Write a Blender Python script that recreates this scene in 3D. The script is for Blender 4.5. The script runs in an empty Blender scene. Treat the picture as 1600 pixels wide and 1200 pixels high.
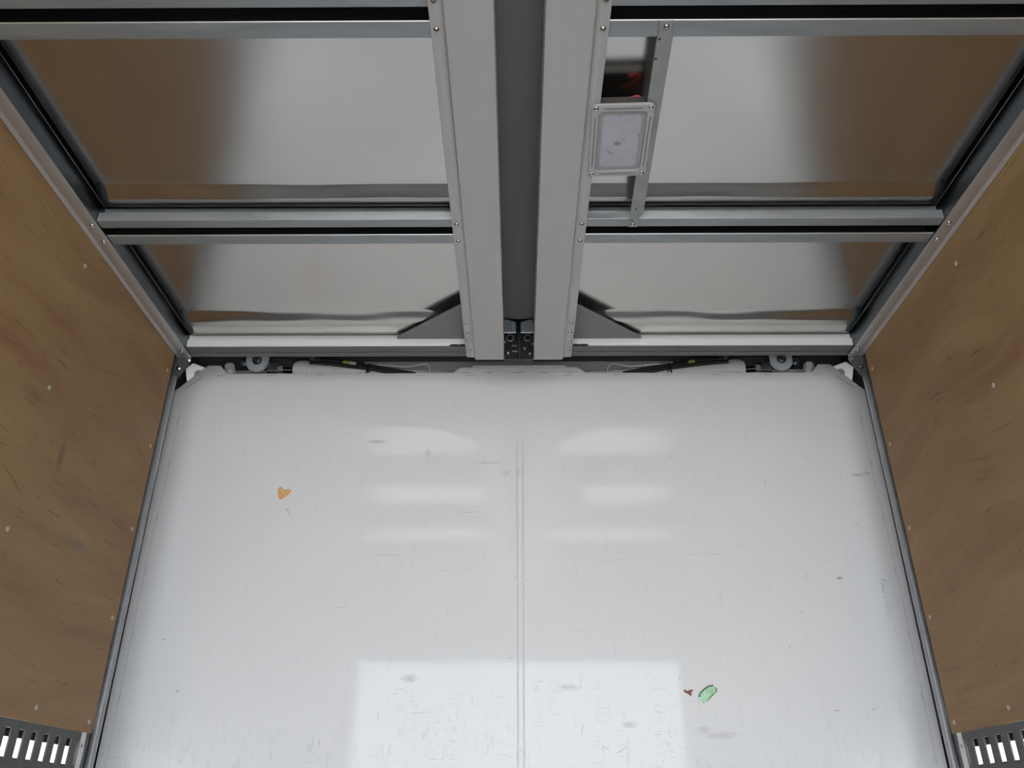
import bpy, bmesh, math, random
from mathutils import Vector, Matrix
random.seed(7)
SC = bpy.context.scene
COL = SC.collection
PI = math.pi

# ------------------------------------------------------------------ camera, sky, exposure
CAM = Vector((-0.0073, 0.0, 1.10))          # eye point inside the truck body (floor z = 0, forward +y)
cam = bpy.data.cameras.new('camera')
cam.sensor_width = 36.0
cam.lens = 1290.8 / 1600 * 36
cam.clip_start = 0.01
co = bpy.data.objects.new('camera', cam)
COL.objects.link(co)
co.matrix_world = (Matrix.Translation(CAM) @ Matrix.Rotation(0.0067, 4, 'Z')
                   @ Matrix.Rotation(PI / 2 + 0.4849, 4, 'X') @ Matrix.Rotation(0.0009, 4, 'Z'))
SC.camera = co
W = bpy.data.worlds.new('overcast_sky')
SC.world = W
W.use_nodes = True
bg = W.node_tree.nodes['Background']
bg.inputs['Color'].default_value = (0.86, 0.92, 1.0, 1)
bg.inputs['Strength'].default_value = 7.4
sun = bpy.data.lights.new('sun', 'SUN')
sun.energy = 38.0
sun.angle = 0.01
sun.color = (1.0, 0.98, 0.96)
so = bpy.data.objects.new('sun', sun)
COL.objects.link(so)
so.rotation_euler = Vector((-0.25, -0.55, -0.80)).to_track_quat('-Z', 'Y').to_euler()   # high over the cab, behind the front wall
vs = SC.view_settings
vs.view_transform = 'Standard'
vs.look = 'None'
vs.gamma = 1.0
vs.use_curve_mapping = False
vs.exposure = -0.22
SC.cycles.max_bounces = 16
SC.cycles.diffuse_bounces = 8
SC.cycles.glossy_bounces = 8
SC.cycles.sample_clamp_indirect = 6.0
SC.cycles.use_denoising = True

# ------------------------------------------------------------------ dimensions
ZT = 2.5237            # underside of the roof frame
D = 2.767              # front wall plane
S = 1.19               # inner face of the plywood
YR = -0.90             # rear end of the body
YE = 2.473             # front end of the plywood and of the wings


# ------------------------------------------------------------------ materials
def srgb(r, g, b):
    f = lambda c: (c / 255 / 12.92) if c / 255 <= 0.04045 else ((c / 255 + 0.055) / 1.055) ** 2.4
    return (f(r), f(g), f(b), 1)


def new_mat(name, col, rough=0.5, metal=0.0, spec=0.5):
    m = bpy.data.materials.new(name)
    m.use_nodes = True
    p = m.node_tree.nodes['Principled BSDF']
    p.inputs['Base Color'].default_value = col if len(col) == 4 else (*col, 1)
    p.inputs['Roughness'].default_value = rough
    p.inputs['Metallic'].default_value = metal
    p.inputs['Specular IOR Level'].default_value = spec
    return m, m.node_tree, p


def nd(nt, t, **kw):
    n = nt.nodes.new(t)
    for k, v in kw.items():
        setattr(n, k, v)
    return n


def noise_on(nt, scale=(1, 1, 1), nscale=5.0, detail=3.0, rough=0.5):
    tc = nd(nt, 'ShaderNodeNewGeometry')
    mp = nd(nt, 'ShaderNodeMapping')
    mp.inputs['Scale'].default_value = scale
    nt.links.new(tc.outputs['Position'], mp.inputs['Vector'])
    n = nd(nt, 'ShaderNodeTexNoise')
    n.inputs['Scale'].default_value = nscale
    n.inputs['Detail'].default_value = detail
    n.inputs['Roughness'].default_value = rough
    nt.links.new(mp.outputs['Vector'], n.inputs['Vector'])
    return n.outputs['Fac']


def ramp(nt, fac, stops):
    r = nd(nt, 'ShaderNodeValToRGB')
    e = r.color_ramp.elements
    while len(e) < len(stops):
        e.new(0.5)
    for el, (p, c) in zip(e, stops):
        el.position = p
        el.color = c if len(c) == 4 else (*c, 1)
    nt.links.new(fac, r.inputs['Fac'])
    return r.outputs['Color']


def add_bump(nt, p, fac, strength, dist):
    b = nd(nt, 'ShaderNodeBump')
    b.inputs['Strength'].default_value = strength
    b.inputs['Distance'].default_value = dist
    nt.links.new(fac, b.inputs['Height'])
    nt.links.new(b.outputs['Normal'], p.inputs['Normal'])


def mixc(nt, fac, a, b, blend='MIX'):
    m = nd(nt, 'ShaderNodeMix', data_type='RGBA', blend_type=blend)
    for s, v in ((0, fac), (6, a), (7, b)):
        if hasattr(v, 'is_linked'):
            nt.links.new(v, m.inputs[s])
        else:
            m.inputs[s].default_value = v
    return m.outputs[2]


def grained(name, col, rough, metal, var=0.12, scale=(1, 1, 1), nscale=12, spec=0.5, bump=0.0):
    m, nt, p = new_mat(name, col, rough, metal, spec)
    f = noise_on(nt, scale, nscale, 4)
    lo = tuple(c * (1 - var) for c in col[:3])
    hi = tuple(min(1, c * (1 + var)) for c in col[:3])
    nt.links.new(ramp(nt, f, [(0.3, lo), (0.7, hi)]), p.inputs['Base Color'])
    if bump:
        add_bump(nt, p, f, bump, 0.002)
    return m


M = {}
M['sheet'] = grained('aluminium_sheet', (0.55, 0.535, 0.51), 0.19, 1.0, 0.03, (1, 1, 1), 3)
M['galv'] = grained('galvanised_steel', (0.26, 0.275, 0.285), 0.40, 0.5, 0.10, (1, 6, 6), 8)
M['rail'] = grained('brushed_aluminium_rail', (0.56, 0.55, 0.54), 0.40, 0.9, 0.06, (30, 1, 30), 6)
M['beam'] = grained('brushed_aluminium', (0.44, 0.43, 0.42), 0.5, 0.5, 0.02, (14, 1, 14), 4)
M['web'] = grained('rail_web_shaded', (0.13, 0.15, 0.165), 0.30, 1.0, 0.06, (1, 1, 1), 8)
M['strap'] = grained('zinc_strap', (0.30, 0.305, 0.30), 0.5, 0.6, 0.12, (1, 1, 1), 25)
M['frame_front'] = grained('pale_aluminium', (0.66, 0.66, 0.66), 0.42, 0.15, 0.04, (1, 30, 30), 6)
M['plyscrew'] = new_mat('pale_screw', (0.44, 0.42, 0.37), 0.3, 0.4)[0]
M['screw'] = new_mat('screw_steel', (0.42, 0.41, 0.40), 0.16, 1.0)[0]
M['steel'] = new_mat('blue_steel', (0.42, 0.47, 0.52), 0.3, 0.9)[0]
M['chrome'] = new_mat('chrome', (0.75, 0.72, 0.70), 0.1, 1.0)[0]
M['bracket'] = new_mat('bright_zinc_bracket', (0.85, 0.85, 0.85), 0.5, 1.0)[0]
M['zinc'] = new_mat('zinc_plate', (0.82, 0.83, 0.83), 0.32, 0.85)[0]
M['brass'] = new_mat('yellow_nut', (0.62, 0.57, 0.43), 0.35, 0.6)[0]
M['black'] = new_mat('black_paint', (0.012, 0.012, 0.013), 0.45)[0]
M['rubber'] = new_mat('black_rubber', (0.02, 0.02, 0.022), 0.55)[0]
M['membrane'] = new_mat('grey_membrane', (0.115, 0.115, 0.118), 0.75)[0]
M['header'] = new_mat('dark_header_paint', (0.10, 0.10, 0.11), 0.5)[0]
M['ledge'] = new_mat('grey_ledge_paint', (0.55, 0.55, 0.57), 0.45)[0]
M['lip'] = new_mat('dark_grey_lip', (0.10, 0.10, 0.105), 0.5)[0]
M['gusset'] = new_mat('gusset_steel', (0.17, 0.175, 0.18), 0.45, 0.3)[0]
M['tube'] = grained('grey_tube', (0.40, 0.41, 0.43), 0.42, 0.3, 0.10, (1, 1, 1), 25)
M['cyl'] = grained('cylinder_paint', (0.88, 0.88, 0.84), 0.35, 0.0, 0.05, (1, 1, 1), 30)
M['lug'] = new_mat('light_grey_paint', (0.78, 0.79, 0.80), 0.4)[0]
M['wire'] = new_mat('white_cable', (0.88, 0.88, 0.87), 0.4)[0]
M['yellow'] = new_mat('yellow_tape', (0.40, 0.38, 0.06), 0.5)[0]
M['whitetape'] = new_mat('white_tape', (0.75, 0.76, 0.8), 0.5)[0]
M['seam'] = grained('sealant', (0.72, 0.72, 0.70), 0.5, 0, 0.08, (1, 1, 1), 80)
M['lamp'] = new_mat('grey_lamp_plastic', (0.33, 0.33, 0.325), 0.38)[0]
M['lampdark'] = new_mat('dark_lamp_housing', (0.035, 0.03, 0.028), 0.5)[0]
M['redwire'] = new_mat('red_wire', (0.45, 0.02, 0.02), 0.4)[0]
M['floor'] = grained('floor_boards', (0.24, 0.235, 0.225), 0.6, 0, 0.2, (8, 1, 1), 6)
M['gate'] = new_mat('side_gate_aluminium', (0.45, 0.45, 0.45), 0.45, 0.6)[0]
M['grille'] = grained('dark_grey_rail', (0.066, 0.066, 0.062), 0.5, 0.3, 0.12, (1, 1, 1), 40)
M['outer'] = new_mat('outer_skin', (0.05, 0.05, 0.055), 0.6)[0]
M['asphalt'] = grained('concrete_ground', (0.42, 0.42, 0.41), 0.9, 0, 0.2, (1, 1, 1), 8)
M['scuff'] = new_mat('grey_scuff', (0.36, 0.36, 0.35), 0.5)[0]
M['rub'] = new_mat('pale_rub_mark', (0.52, 0.515, 0.50), 0.5)[0]
M['pencil'] = new_mat('pencil_grey', (0.30, 0.30, 0.31), 0.5)[0]
M['groove'] = new_mat('groove_shadow_line', (0.50, 0.50, 0.50), 0.5)[0]
M['stitch'] = new_mat('slot_edge', (0.40, 0.39, 0.38), 0.6)[0]
M['green'] = grained('green_film', (0.40, 0.66, 0.42), 0.35, 0, 0.12, (1, 1, 1), 120)
M['greendark'] = new_mat('dark_green_edge', (0.07, 0.12, 0.09), 0.5)[0]
M['orange'] = grained('tan_tape', (0.70, 0.40, 0.17), 0.45, 0, 0.35, (1, 1, 1), 140)
M['brown'] = grained('dry_leaf', (0.20, 0.08, 0.06), 0.6, 0, 0.6, (1, 1, 1), 160)


def lens_mat():
    m, nt, p = new_mat('frosted_lens', (0.5, 0.5, 0.55), 0.25)
    f = noise_on(nt, (1, 1, 1), 45, 3)
    c = ramp(nt, f, [(0.28, (0.20, 0.19, 0.20)), (0.38, (0.34, 0.34, 0.375)), (0.8, (0.37, 0.37, 0.41))])
    nt.links.new(c, p.inputs['Base Color'])
    return m


M['lens'] = lens_mat()
M['lensrim'] = new_mat('lens_rim', (0.25, 0.245, 0.25), 0.3)[0]


def panel_mat():
    """glossy white enamel with orange peel, vertical rub marks, faint horizontal scratches and a few smears"""
    m, nt, p = new_mat('white_enamel', (0.74, 0.745, 0.75), 0.11, spec=0.32)
    base = (0.735, 0.74, 0.745, 1)
    f1 = noise_on(nt, (3, 1, 40), 3.0, 6, 0.7)                 # thin horizontal scratches
    c1 = ramp(nt, f1, [(0.29, (0.86, 0.86, 0.86)), (0.37, (1, 1, 1))])
    f2 = noise_on(nt, (22, 1, 3), 2.2, 7, 0.75)                # vertical rubs
    c2 = ramp(nt, f2, [(0.30, (0.88, 0.875, 0.86)), (0.40, (1, 1, 1))])
    f3 = noise_on(nt, (1, 1, 1), 1.6, 3)
    c3 = ramp(nt, f3, [(0.3, (0.965, 0.965, 0.97)), (0.7, (1, 1, 1))])
    c = mixc(nt, 1.0, base, c1, 'MULTIPLY')
    c = mixc(nt, 1.0, c, c2, 'MULTIPLY')
    c = mixc(nt, 1.0, c, c3, 'MULTIPLY')
    f4 = noise_on(nt, (30, 1, 9), 1.6, 7, 0.8)                 # dense rub marks where cargo touches, low down
    m4 = ramp(nt, f4, [(0.36, (0.88, 0.875, 0.86)), (0.44, (1, 1, 1))])
    geo = nd(nt, 'ShaderNodeNewGeometry')
    sx = nd(nt, 'ShaderNodeSeparateXYZ')
    nt.links.new(geo.outputs['Position'], sx.inputs[0])
    lowz = nd(nt, 'ShaderNodeMapRange')
    nt.links.new(sx.outputs['Z'], lowz.inputs['Value'])
    lowz.inputs['From Min'].default_value = 1.55
    lowz.inputs['From Max'].default_value = 1.25
    c = mixc(nt, lowz.outputs[0], c, mixc(nt, 1.0, c, m4, 'MULTIPLY'))
    # soft smears: x, z, rx, rz, strength
    for (x, z, rx, rz, s) in [(-0.517, 2.321, .040, .009, .55), (1.2055, 2.188, .026, .008, .55), (1.2434, 2.1954, .016, .006, .5),
                              (-0.1133, 2.2372, .05, .006, .3), (-0.33, 2.275, .012, .022, .3), (-0.3516, 1.4972, .028, .014, .5),
                              (0.0, 2.2, .02, .02, .15), (0.57, 1.346, .03, .01, .3), (0.62, 1.33, .06, .012, .3), (0.155, 1.47, .04, .012, .4),
                              (0.34, 1.36, .03, .012, .4)]:
        vm = nd(nt, 'ShaderNodeVectorMath', operation='SUBTRACT')
        nt.links.new(geo.outputs['Position'], vm.inputs[0])
        vm.inputs[1].default_value = (x, 0, z)
        vd = nd(nt, 'ShaderNodeVectorMath', operation='MULTIPLY')
        nt.links.new(vm.outputs[0], vd.inputs[0])
        vd.inputs[1].default_value = (1 / rx, 0, 1 / rz)
        ln = nd(nt, 'ShaderNodeVectorMath', operation='LENGTH')
        nt.links.new(vd.outputs[0], ln.inputs[0])
        wob = nd(nt, 'ShaderNodeMath', operation='MULTIPLY_ADD')
        nz = noise_on(nt, (1, 1, 3), 60, 2)
        nt.links.new(nz, wob.inputs[0])
        wob.inputs[1].default_value = 1.6
        nt.links.new(ln.outputs['Value'], wob.inputs[2])
        mr = nd(nt, 'ShaderNodeMapRange')
        nt.links.new(wob.outputs[0], mr.inputs['Value'])
        mr.inputs['From Min'].default_value = 1.1
        mr.inputs['From Max'].default_value = 1.9
        mr.inputs['To Min'].default_value = s
        mr.inputs['To Max'].default_value = 0.0
        c = mixc(nt, mr.outputs[0], c, (0.36, 0.355, 0.34, 1))
    nt.links.new(c, p.inputs['Base Color'])
    fr = noise_on(nt, (14, 1, 4), 3.0, 6, 0.7)
    r = nd(nt, 'ShaderNodeMapRange')
    nt.links.new(fr, r.inputs['Value'])
    r.inputs['From Min'].default_value = 0.35
    r.inputs['From Max'].default_value = 0.75
    r.inputs['To Min'].default_value = 0.035
    r.inputs['To Max'].default_value = 0.09
    nt.links.new(r.outputs[0], p.inputs['Roughness'])
    fp = noise_on(nt, (1, 1, 1), 140, 1)
    add_bump(nt, p, fp, 0.02, 0.0006)
    return m


M['panel'] = panel_mat()
M['white'] = new_mat('white_paint', (0.74, 0.745, 0.75), 0.2)[0]


def ply_mat():
    m, nt, p = new_mat('plywood', (0.2, 0.13, 0.08), 0.55, spec=0.3)
    geo = nd(nt, 'ShaderNodeNewGeometry')
    # warp so that the grain wanders
    wn = nd(nt, 'ShaderNodeTexNoise')
    wn.inputs['Scale'].default_value = 1.7
    wn.inputs['Detail'].default_value = 2
    nt.links.new(geo.outputs['Position'], wn.inputs['Vector'])
    add = nd(nt, 'ShaderNodeVectorMath', operation='MULTIPLY_ADD')
    nt.links.new(wn.outputs['Color'], add.inputs[0])
    add.inputs[1].default_value = (0, 0.1, 0.28)
    nt.links.new(geo.outputs['Position'], add.inputs[2])

    def grain(scale, nscale, detail, r):
        mp = nd(nt, 'ShaderNodeMapping')
        mp.inputs['Scale'].default_value = scale
        nt.links.new(add.outputs[0], mp.inputs['Vector'])
        n = nd(nt, 'ShaderNodeTexNoise')
        n.inputs['Scale'].default_value = nscale
        n.inputs['Detail'].default_value = detail
        n.inputs['Roughness'].default_value = r
        nt.links.new(mp.outputs['Vector'], n.inputs['Vector'])
        return n.outputs['Fac']
    g1 = grain((1, 0.8, 6), 1.6, 5, 0.6)
    c = ramp(nt, g1, [(0.30, (0.210, 0.114, 0.051)), (0.5, (0.252, 0.150, 0.067)), (0.72, (0.296, 0.188, 0.087))])
    g2 = grain((1, 1.6, 40), 2.5, 6, 0.7)
    c2 = ramp(nt, g2, [(0.30, (0.60, 0.56, 0.52)), (0.40, (1, 1, 1)), (0.66, (1, 1, 1)), (0.78, (1.12, 1.13, 1.14))])
    c = mixc(nt, 1.0, c, c2, 'MULTIPLY')
    g3 = grain((1, 3.5, 60), 3.0, 3, 0.5)
    c3 = ramp(nt, g3, [(0.29, (0.55, 0.5, 0.45)), (0.34, (1, 1, 1))])
    c = mixc(nt, 0.8, c, c3, 'MULTIPLY')
    # a dark rub mark and a grey smear on the left board, small knots
    for (x, y, z, ry, rz, s, col) in [(-S, 1.976, 1.935, .016, .045, .6, (.09, .05, .035, 1)), (-S, 2.15, 1.75, .07, .02, .55, (.13, .11, .085, 1)),
                                      (-S, 1.80, 2.02, .05, .02, .35, (.10, .07, .05, 1)), (-S, 1.86, 2.18, .02, .01, .4, (.1, .06, .04, 1)),
                                      (S, 2.15, 2.11, .018, .02, .4, (.12, .06, .035, 1)), (S, 1.97, 1.88, .03, .01, .3, (.12, .07, .04, 1))]:
        vm = nd(nt, 'ShaderNodeVectorMath', operation='SUBTRACT')
        nt.links.new(geo.outputs['Position'], vm.inputs[0])
        vm.inputs[1].default_value = (x, y, z)
        vd = nd(nt, 'ShaderNodeVectorMath', operation='MULTIPLY')
        nt.links.new(vm.outputs[0], vd.inputs[0])
        vd.inputs[1].default_value = (4, 1 / ry, 1 / rz)
        ln = nd(nt, 'ShaderNodeVectorMath', operation='LENGTH')
        nt.links.new(vd.outputs[0], ln.inputs[0])
        mr = nd(nt, 'ShaderNodeMapRange')
        nt.links.new(ln.outputs['Value'], mr.inputs['Value'])
        mr.inputs['From Min'].default_value = 0.2
        mr.inputs['From Max'].default_value = 1.3
        mr.inputs['To Min'].default_value = s
        mr.inputs['To Max'].default_value = 0.0
        c = mixc(nt, mr.outputs[0], c, col)
    nt.links.new(c, p.inputs['Base Color'])
    add_bump(nt, p, g2, 0.12, 0.002)
    return m


M['ply'] = ply_mat()


# ------------------------------------------------------------------ mesh helpers
def box(bm, lo, hi):
    x0, y0, z0 = lo
    x1, y1, z1 = hi
    v = [bm.verts.new(c) for c in [(x0, y0, z0), (x1, y0, z0), (x1, y1, z0), (x0, y1, z0),
                                   (x0, y0, z1), (x1, y0, z1), (x1, y1, z1), (x0, y1, z1)]]
    for f in [(3, 2, 1, 0), (4, 5, 6, 7), (0, 1, 5, 4), (1, 2, 6, 5), (2, 3, 7, 6), (3, 0, 4, 7)]:
        bm.faces.new([v[i] for i in f])


def prism(bm, pts, axis, a0, a1):
    """extrude a closed 2-D outline along an axis (x: (y,z), y: (x,z), z: (x,y))"""
    def P(p, a):
        return {'x': (a, p[0], p[1]), 'y': (p[0], a, p[1]), 'z': (p[0], p[1], a)}[axis]
    A = [bm.verts.new(P(p, a0)) for p in pts]
    B = [bm.verts.new(P(p, a1)) for p in pts]
    bm.faces.new(A)
    bm.faces.new(B[::-1])
    n = len(pts)
    for i in range(n):
        j = (i + 1) % n
        bm.faces.new((A[i], A[j], B[j], B[i]))


def rounded(pts, radii, seg=3):
    """round the corners of a closed outline"""
    out = []
    n = len(pts)
    for i, (p, r) in enumerate(zip(pts, radii)):
        if r <= 0:
            out.append(p)
            continue
        p = Vector(p)
        a = (Vector(pts[i - 1]) - p).normalized()
        b = (Vector(pts[(i + 1) % n]) - p).normalized()
        ang = a.angle(b)
        d = r / math.tan(ang / 2)
        c = p + (a + b).normalized() * (r / math.sin(ang / 2))
        s, e = p + a * d - c, p + b * d - c
        for k in range(seg + 1):
            t = k / seg
            v = (s * (1 - t) + e * t).normalized() * r
            out.append(tuple(c + v))
    return out


def cyl(bm, p0, p1, r0, r1=None, n=16):
    r1 = r0 if r1 is None else r1
    p0, p1 = Vector(p0), Vector(p1)
    d = (p1 - p0).normalized()
    u = d.orthogonal().normalized()
    w = d.cross(u)
    A, B = [], []
    for i in range(n):
        a = 2 * PI * i / n
        o = u * math.cos(a) + w * math.sin(a)
        A.append(bm.verts.new(p0 + o * r0))
        B.append(bm.verts.new(p1 + o * r1))
    bm.faces.new(A[::-1])
    bm.faces.new(B)
    for i in range(n):
        j = (i + 1) % n
        bm.faces.new((A[i], A[j], B[j], B[i]))


def smooth_path(pts, k=6):
    pts = [Vector(p) for p in pts]
    out = []
    for i in range(len(pts) - 1):
        p0, p1, p2, p3 = pts[max(i - 1, 0)], pts[i], pts[i + 1], pts[min(i + 2, len(pts) - 1)]
        for j in range(k):
            t = j / k
            out.append(0.5 * (2 * p1 + (p2 - p0) * t + (2 * p0 - 5 * p1 + 4 * p2 - p3) * t * t + (3 * p1 - p0 - 3 * p2 + p3) * t ** 3))
    out.append(pts[-1])
    return out


def tube(bm, path, r, n=10, ripple=0.0):
    rings = []
    u = None
    for i, p in enumerate(path):
        d = (path[min(i + 1, len(path) - 1)] - path[max(i - 1, 0)]).normalized()
        u = (d.orthogonal() if u is None else (u - d * u.dot(d))).normalized()
        w = d.cross(u)
        rr = r * (1 + (ripple if i % 2 else -ripple))
        rings.append([bm.verts.new(p + (u * math.cos(2 * PI * k / n) + w * math.sin(2 * PI * k / n)) * rr) for k in range(n)])
    for a, b in zip(rings, rings[1:]):
        for k in range(n):
            bm.faces.new((a[k], a[(k + 1) % n], b[(k + 1) % n], b[k]))
    bm.faces.new(rings[0][::-1])
    bm.faces.new(rings[-1])


def torus(bm, c, normal, R, r, n=20, m=8):
    c, nrm = Vector(c), Vector(normal).normalized()
    u = nrm.orthogonal().normalized()
    w = nrm.cross(u)
    rings = []
    for i in range(n):
        a = 2 * PI * i / n
        o = u * math.cos(a) + w * math.sin(a)
        rings.append([bm.verts.new(c + o * (R + r * math.cos(2 * PI * k / m)) + nrm * r * math.sin(2 * PI * k / m)) for k in range(m)])
    for i in range(n):
        a, b = rings[i], rings[(i + 1) % n]
        for k in range(m):
            bm.faces.new((a[k], b[k], b[(k + 1) % m], a[(k + 1) % m]))


def dome(bm, c, normal, r, h, n=12):
    """low screw head: a flat-topped dome with a recessed cross-drive dimple"""
    c, nrm = Vector(c), Vector(normal).normalized()
    u = nrm.orthogonal().normalized()
    w = nrm.cross(u)
    prof = [(r, 0), (r, h * 0.2), (r * 0.85, h * 0.6), (r * 0.6, h * .9), (r * 0.38, h), (r * 0.2, h * 0.5)]
    rings = [[bm.verts.new(c + (u * math.cos(2 * PI * k / n) + w * math.sin(2 * PI * k / n)) * a + nrm * b) for k in range(n)] for a, b in prof]
    for a, b in zip(rings, rings[1:]):
        for k in range(n):
            bm.faces.new((a[k], a[(k + 1) % n], b[(k + 1) % n], b[k]))
    bm.faces.new(rings[-1])


def hexhead(bm, c, normal, r, h, washer=0.0):
    c, nrm = Vector(c), Vector(normal).normalized()
    base = c
    if washer:
        cyl(bm, c, c + nrm * 0.003, washer, n=18)
        base = c + nrm * 0.003
    cyl(bm, base, base + nrm * h * 0.8, r, n=6)
    cyl(bm, base + nrm * h * 0.8, base + nrm * h, r * 0.86, r * 0.7, n=12)


def obj(name, bm, mat, parent=None, bevel=0.0, smooth=False, kind=None):
    bmesh.ops.recalc_face_normals(bm, faces=bm.faces)
    me = bpy.data.meshes.new(name)
    bm.to_mesh(me)
    bm.free()
    me.materials.append(mat)
    if smooth:
        for pl in me.polygons:
            pl.use_smooth = True
        me.set_sharp_from_angle(angle=math.radians(38))
    o = bpy.data.objects.new(name, me)
    COL.objects.link(o)
    if parent:
        o.parent = parent
    if bevel:
        b = o.modifiers.new('bevel', 'BEVEL')
        b.width = bevel
        b.segments = 2
        b.limit_method = 'ANGLE'
        b.angle_limit = math.radians(40)
        b.harden_normals = False
    if kind:
        o['kind'] = kind
    return o


def NB():
    return bmesh.new()


def boxo(name, lo, hi, mat, parent=None, bevel=0.0, kind=None):
    bm = NB()
    box(bm, lo, hi)
    return obj(name, bm, mat, parent, bevel, kind=kind)


def tag(o, label, cat, group=None):
    o['label'] = label
    o['category'] = cat
    if group:
        o['group'] = group
    return o


def place_screws(parent, proto, spots):
    """copies of one screw mesh, each its own part"""
    for i, p in enumerate(spots):
        o = proto.copy() if i else proto
        if i:
            COL.objects.link(o)
        o.parent = parent
        o.location = p


def screw_proto(normal, r=0.006, h=0.003, mat='screw'):
    bm = NB()
    dome(bm, (0, 0, 0), normal, r, h)
    return obj('screw', bm, M[mat], smooth=True)


SIDES = ((-1, 'left'), (1, 'right'))

# ================================================================== LARGE STRUCTURE
boxo('floor', (-1.345, YR, -0.05), (1.345, 2.9, 0), M['floor'], kind='structure')
boxo('ground', (-14, -30, -1.06), (14, 14, -1.0), M['asphalt'], kind='structure')

# --- front wall: one enamelled sheet with chamfered corners and two raised corner tabs
out = [(-1.297, 0.0), (1.297, 0.0), (1.297, 1.239), (1.302, 2.529), (1.190, 2.641), (1.144, 2.641), (1.115, 2.606),
       (-1.115, 2.606), (-1.144, 2.641), (-1.193, 2.641), (-1.302, 2.531), (-1.297, 1.237)]
bm = NB()
prism(bm, out, 'y', D, D + 0.012)
wall_front = obj('wall_front', bm, M['panel'], bevel=0.0015, kind='structure')
# middle joint strip, with a grey shade line drawn along both edges
bm = NB()
prism(bm, rounded([(-0.0085, D + 0.001), (-0.0085, D - 0.0022), (0.0085, D - 0.0022), (0.0085, D + 0.001)], [0, .001, .001, 0], 2), 'z', 0.0, 2.32)
js = obj('joint_strip', bm, M['panel'], wall_front, smooth=True)
js.location.x = 0.003
bm = NB()
for s in (-1, 1):
    box(bm, (0.003 + s * 0.0105 - 0.0011, D - 0.0008, 0), (0.003 + s * 0.0105 + 0.0011, D + 0.001, 2.32))
obj('joint_shade_line', bm, M['groove'], wall_front, kind='stuff')
# stitched fold line inside the border
bm = NB()
pts = [(1.2627, 2.4471), (1.2617, 2.2298), (1.268, 2.0614), (1.2714, 1.7604), (1.2679, 1.4586), (1.266, 0.9)]
for s in (-1, 1):
    for a, b in zip(pts, pts[1:]):
        x0, x1 = s * a[0], s * b[0]
        prism(bm, [(x0 - .0008, a[1]), (x0 + .0008, a[1]), (x1 + .0008, b[1]), (x1 - .0008, b[1])], 'y', D - 0.0006, D + 0.001)
obj('fold_line', bm, M['groove'], wall_front, kind='stuff')
bm = NB()
for k in range(6):
    for s in (-1, 1):
        x = s * (0.19 * (k + 1) - 0.005)
        prism(bm, [(x - .018, 2.5948), (x + .016, 2.5948), (x + .018, 2.5966), (x - .016, 2.5968)], 'y', D - 0.0006, D + 0.001)
for s in (-1, 1):
    a, b = Vector((s * 1.2634, 2.5391)), Vector((s * 1.2046, 2.5911))
    n = Vector((b.y - a.y, a.x - b.x)).normalized() * 0.0016
    prism(bm, [tuple(a - n), tuple(b - n), tuple(b + n), tuple(a + n)], 'y', D - 0.0006, D + 0.001)
    for z in (2.39, 2.22, 2.02, 1.83, 1.62, 1.43):
        x = s * 1.2655
        prism(bm, [(x - .0006, z), (x + .0006, z), (x + .0006, z + .025), (x - .0006, z + .025)], 'y', D - 0.0009, D + 0.001)
obj('weld_slot', bm, M['stitch'], wall_front, kind='stuff')
# raised middle tab and the strip above it, joined by short welds
bm = NB()
prism(bm, [(-0.258, 2.602), (0.262, 2.602), (0.224, 2.630), (-0.222, 2.630)], 'y', D - 0.001, D + 0.012)
obj('hinge_tab', bm, M['white'], wall_front, bevel=0.001)
boxo('hinge_cap', (-0.176, D - 0.003, 2.6305), (0.18, D + 0.016, 2.638), M['white'], wall_front, bevel=0.001)
bm = NB()
for x in (-0.20, -0.115, 0.0, 0.095, 0.19):
    prism(bm, [(x - .02, 2.6035), (x + .018, 2.6035), (x + .013, 2.607), (x - .014, 2.607)], 'y', D - 0.0018, D + 0.006)
obj('weld_bead', bm, M['stitch'], wall_front, kind='stuff')
# small scratches, chips and faint pencil strokes
bm = NB()


def stroke(bm, pts, w, y=D - 0.0005):
    for a, b in zip(pts, pts[1:]):
        a, b = Vector(a), Vector(b)
        if (b - a).length < 1e-5:
            continue
        n = Vector((b.y - a.y, a.x - b.x)).normalized() * w / 2
        prism(bm, [tuple(a - n), tuple(b - n), tuple(b + n), tuple(a + n)], 'y', y, D + 0.001)


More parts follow.
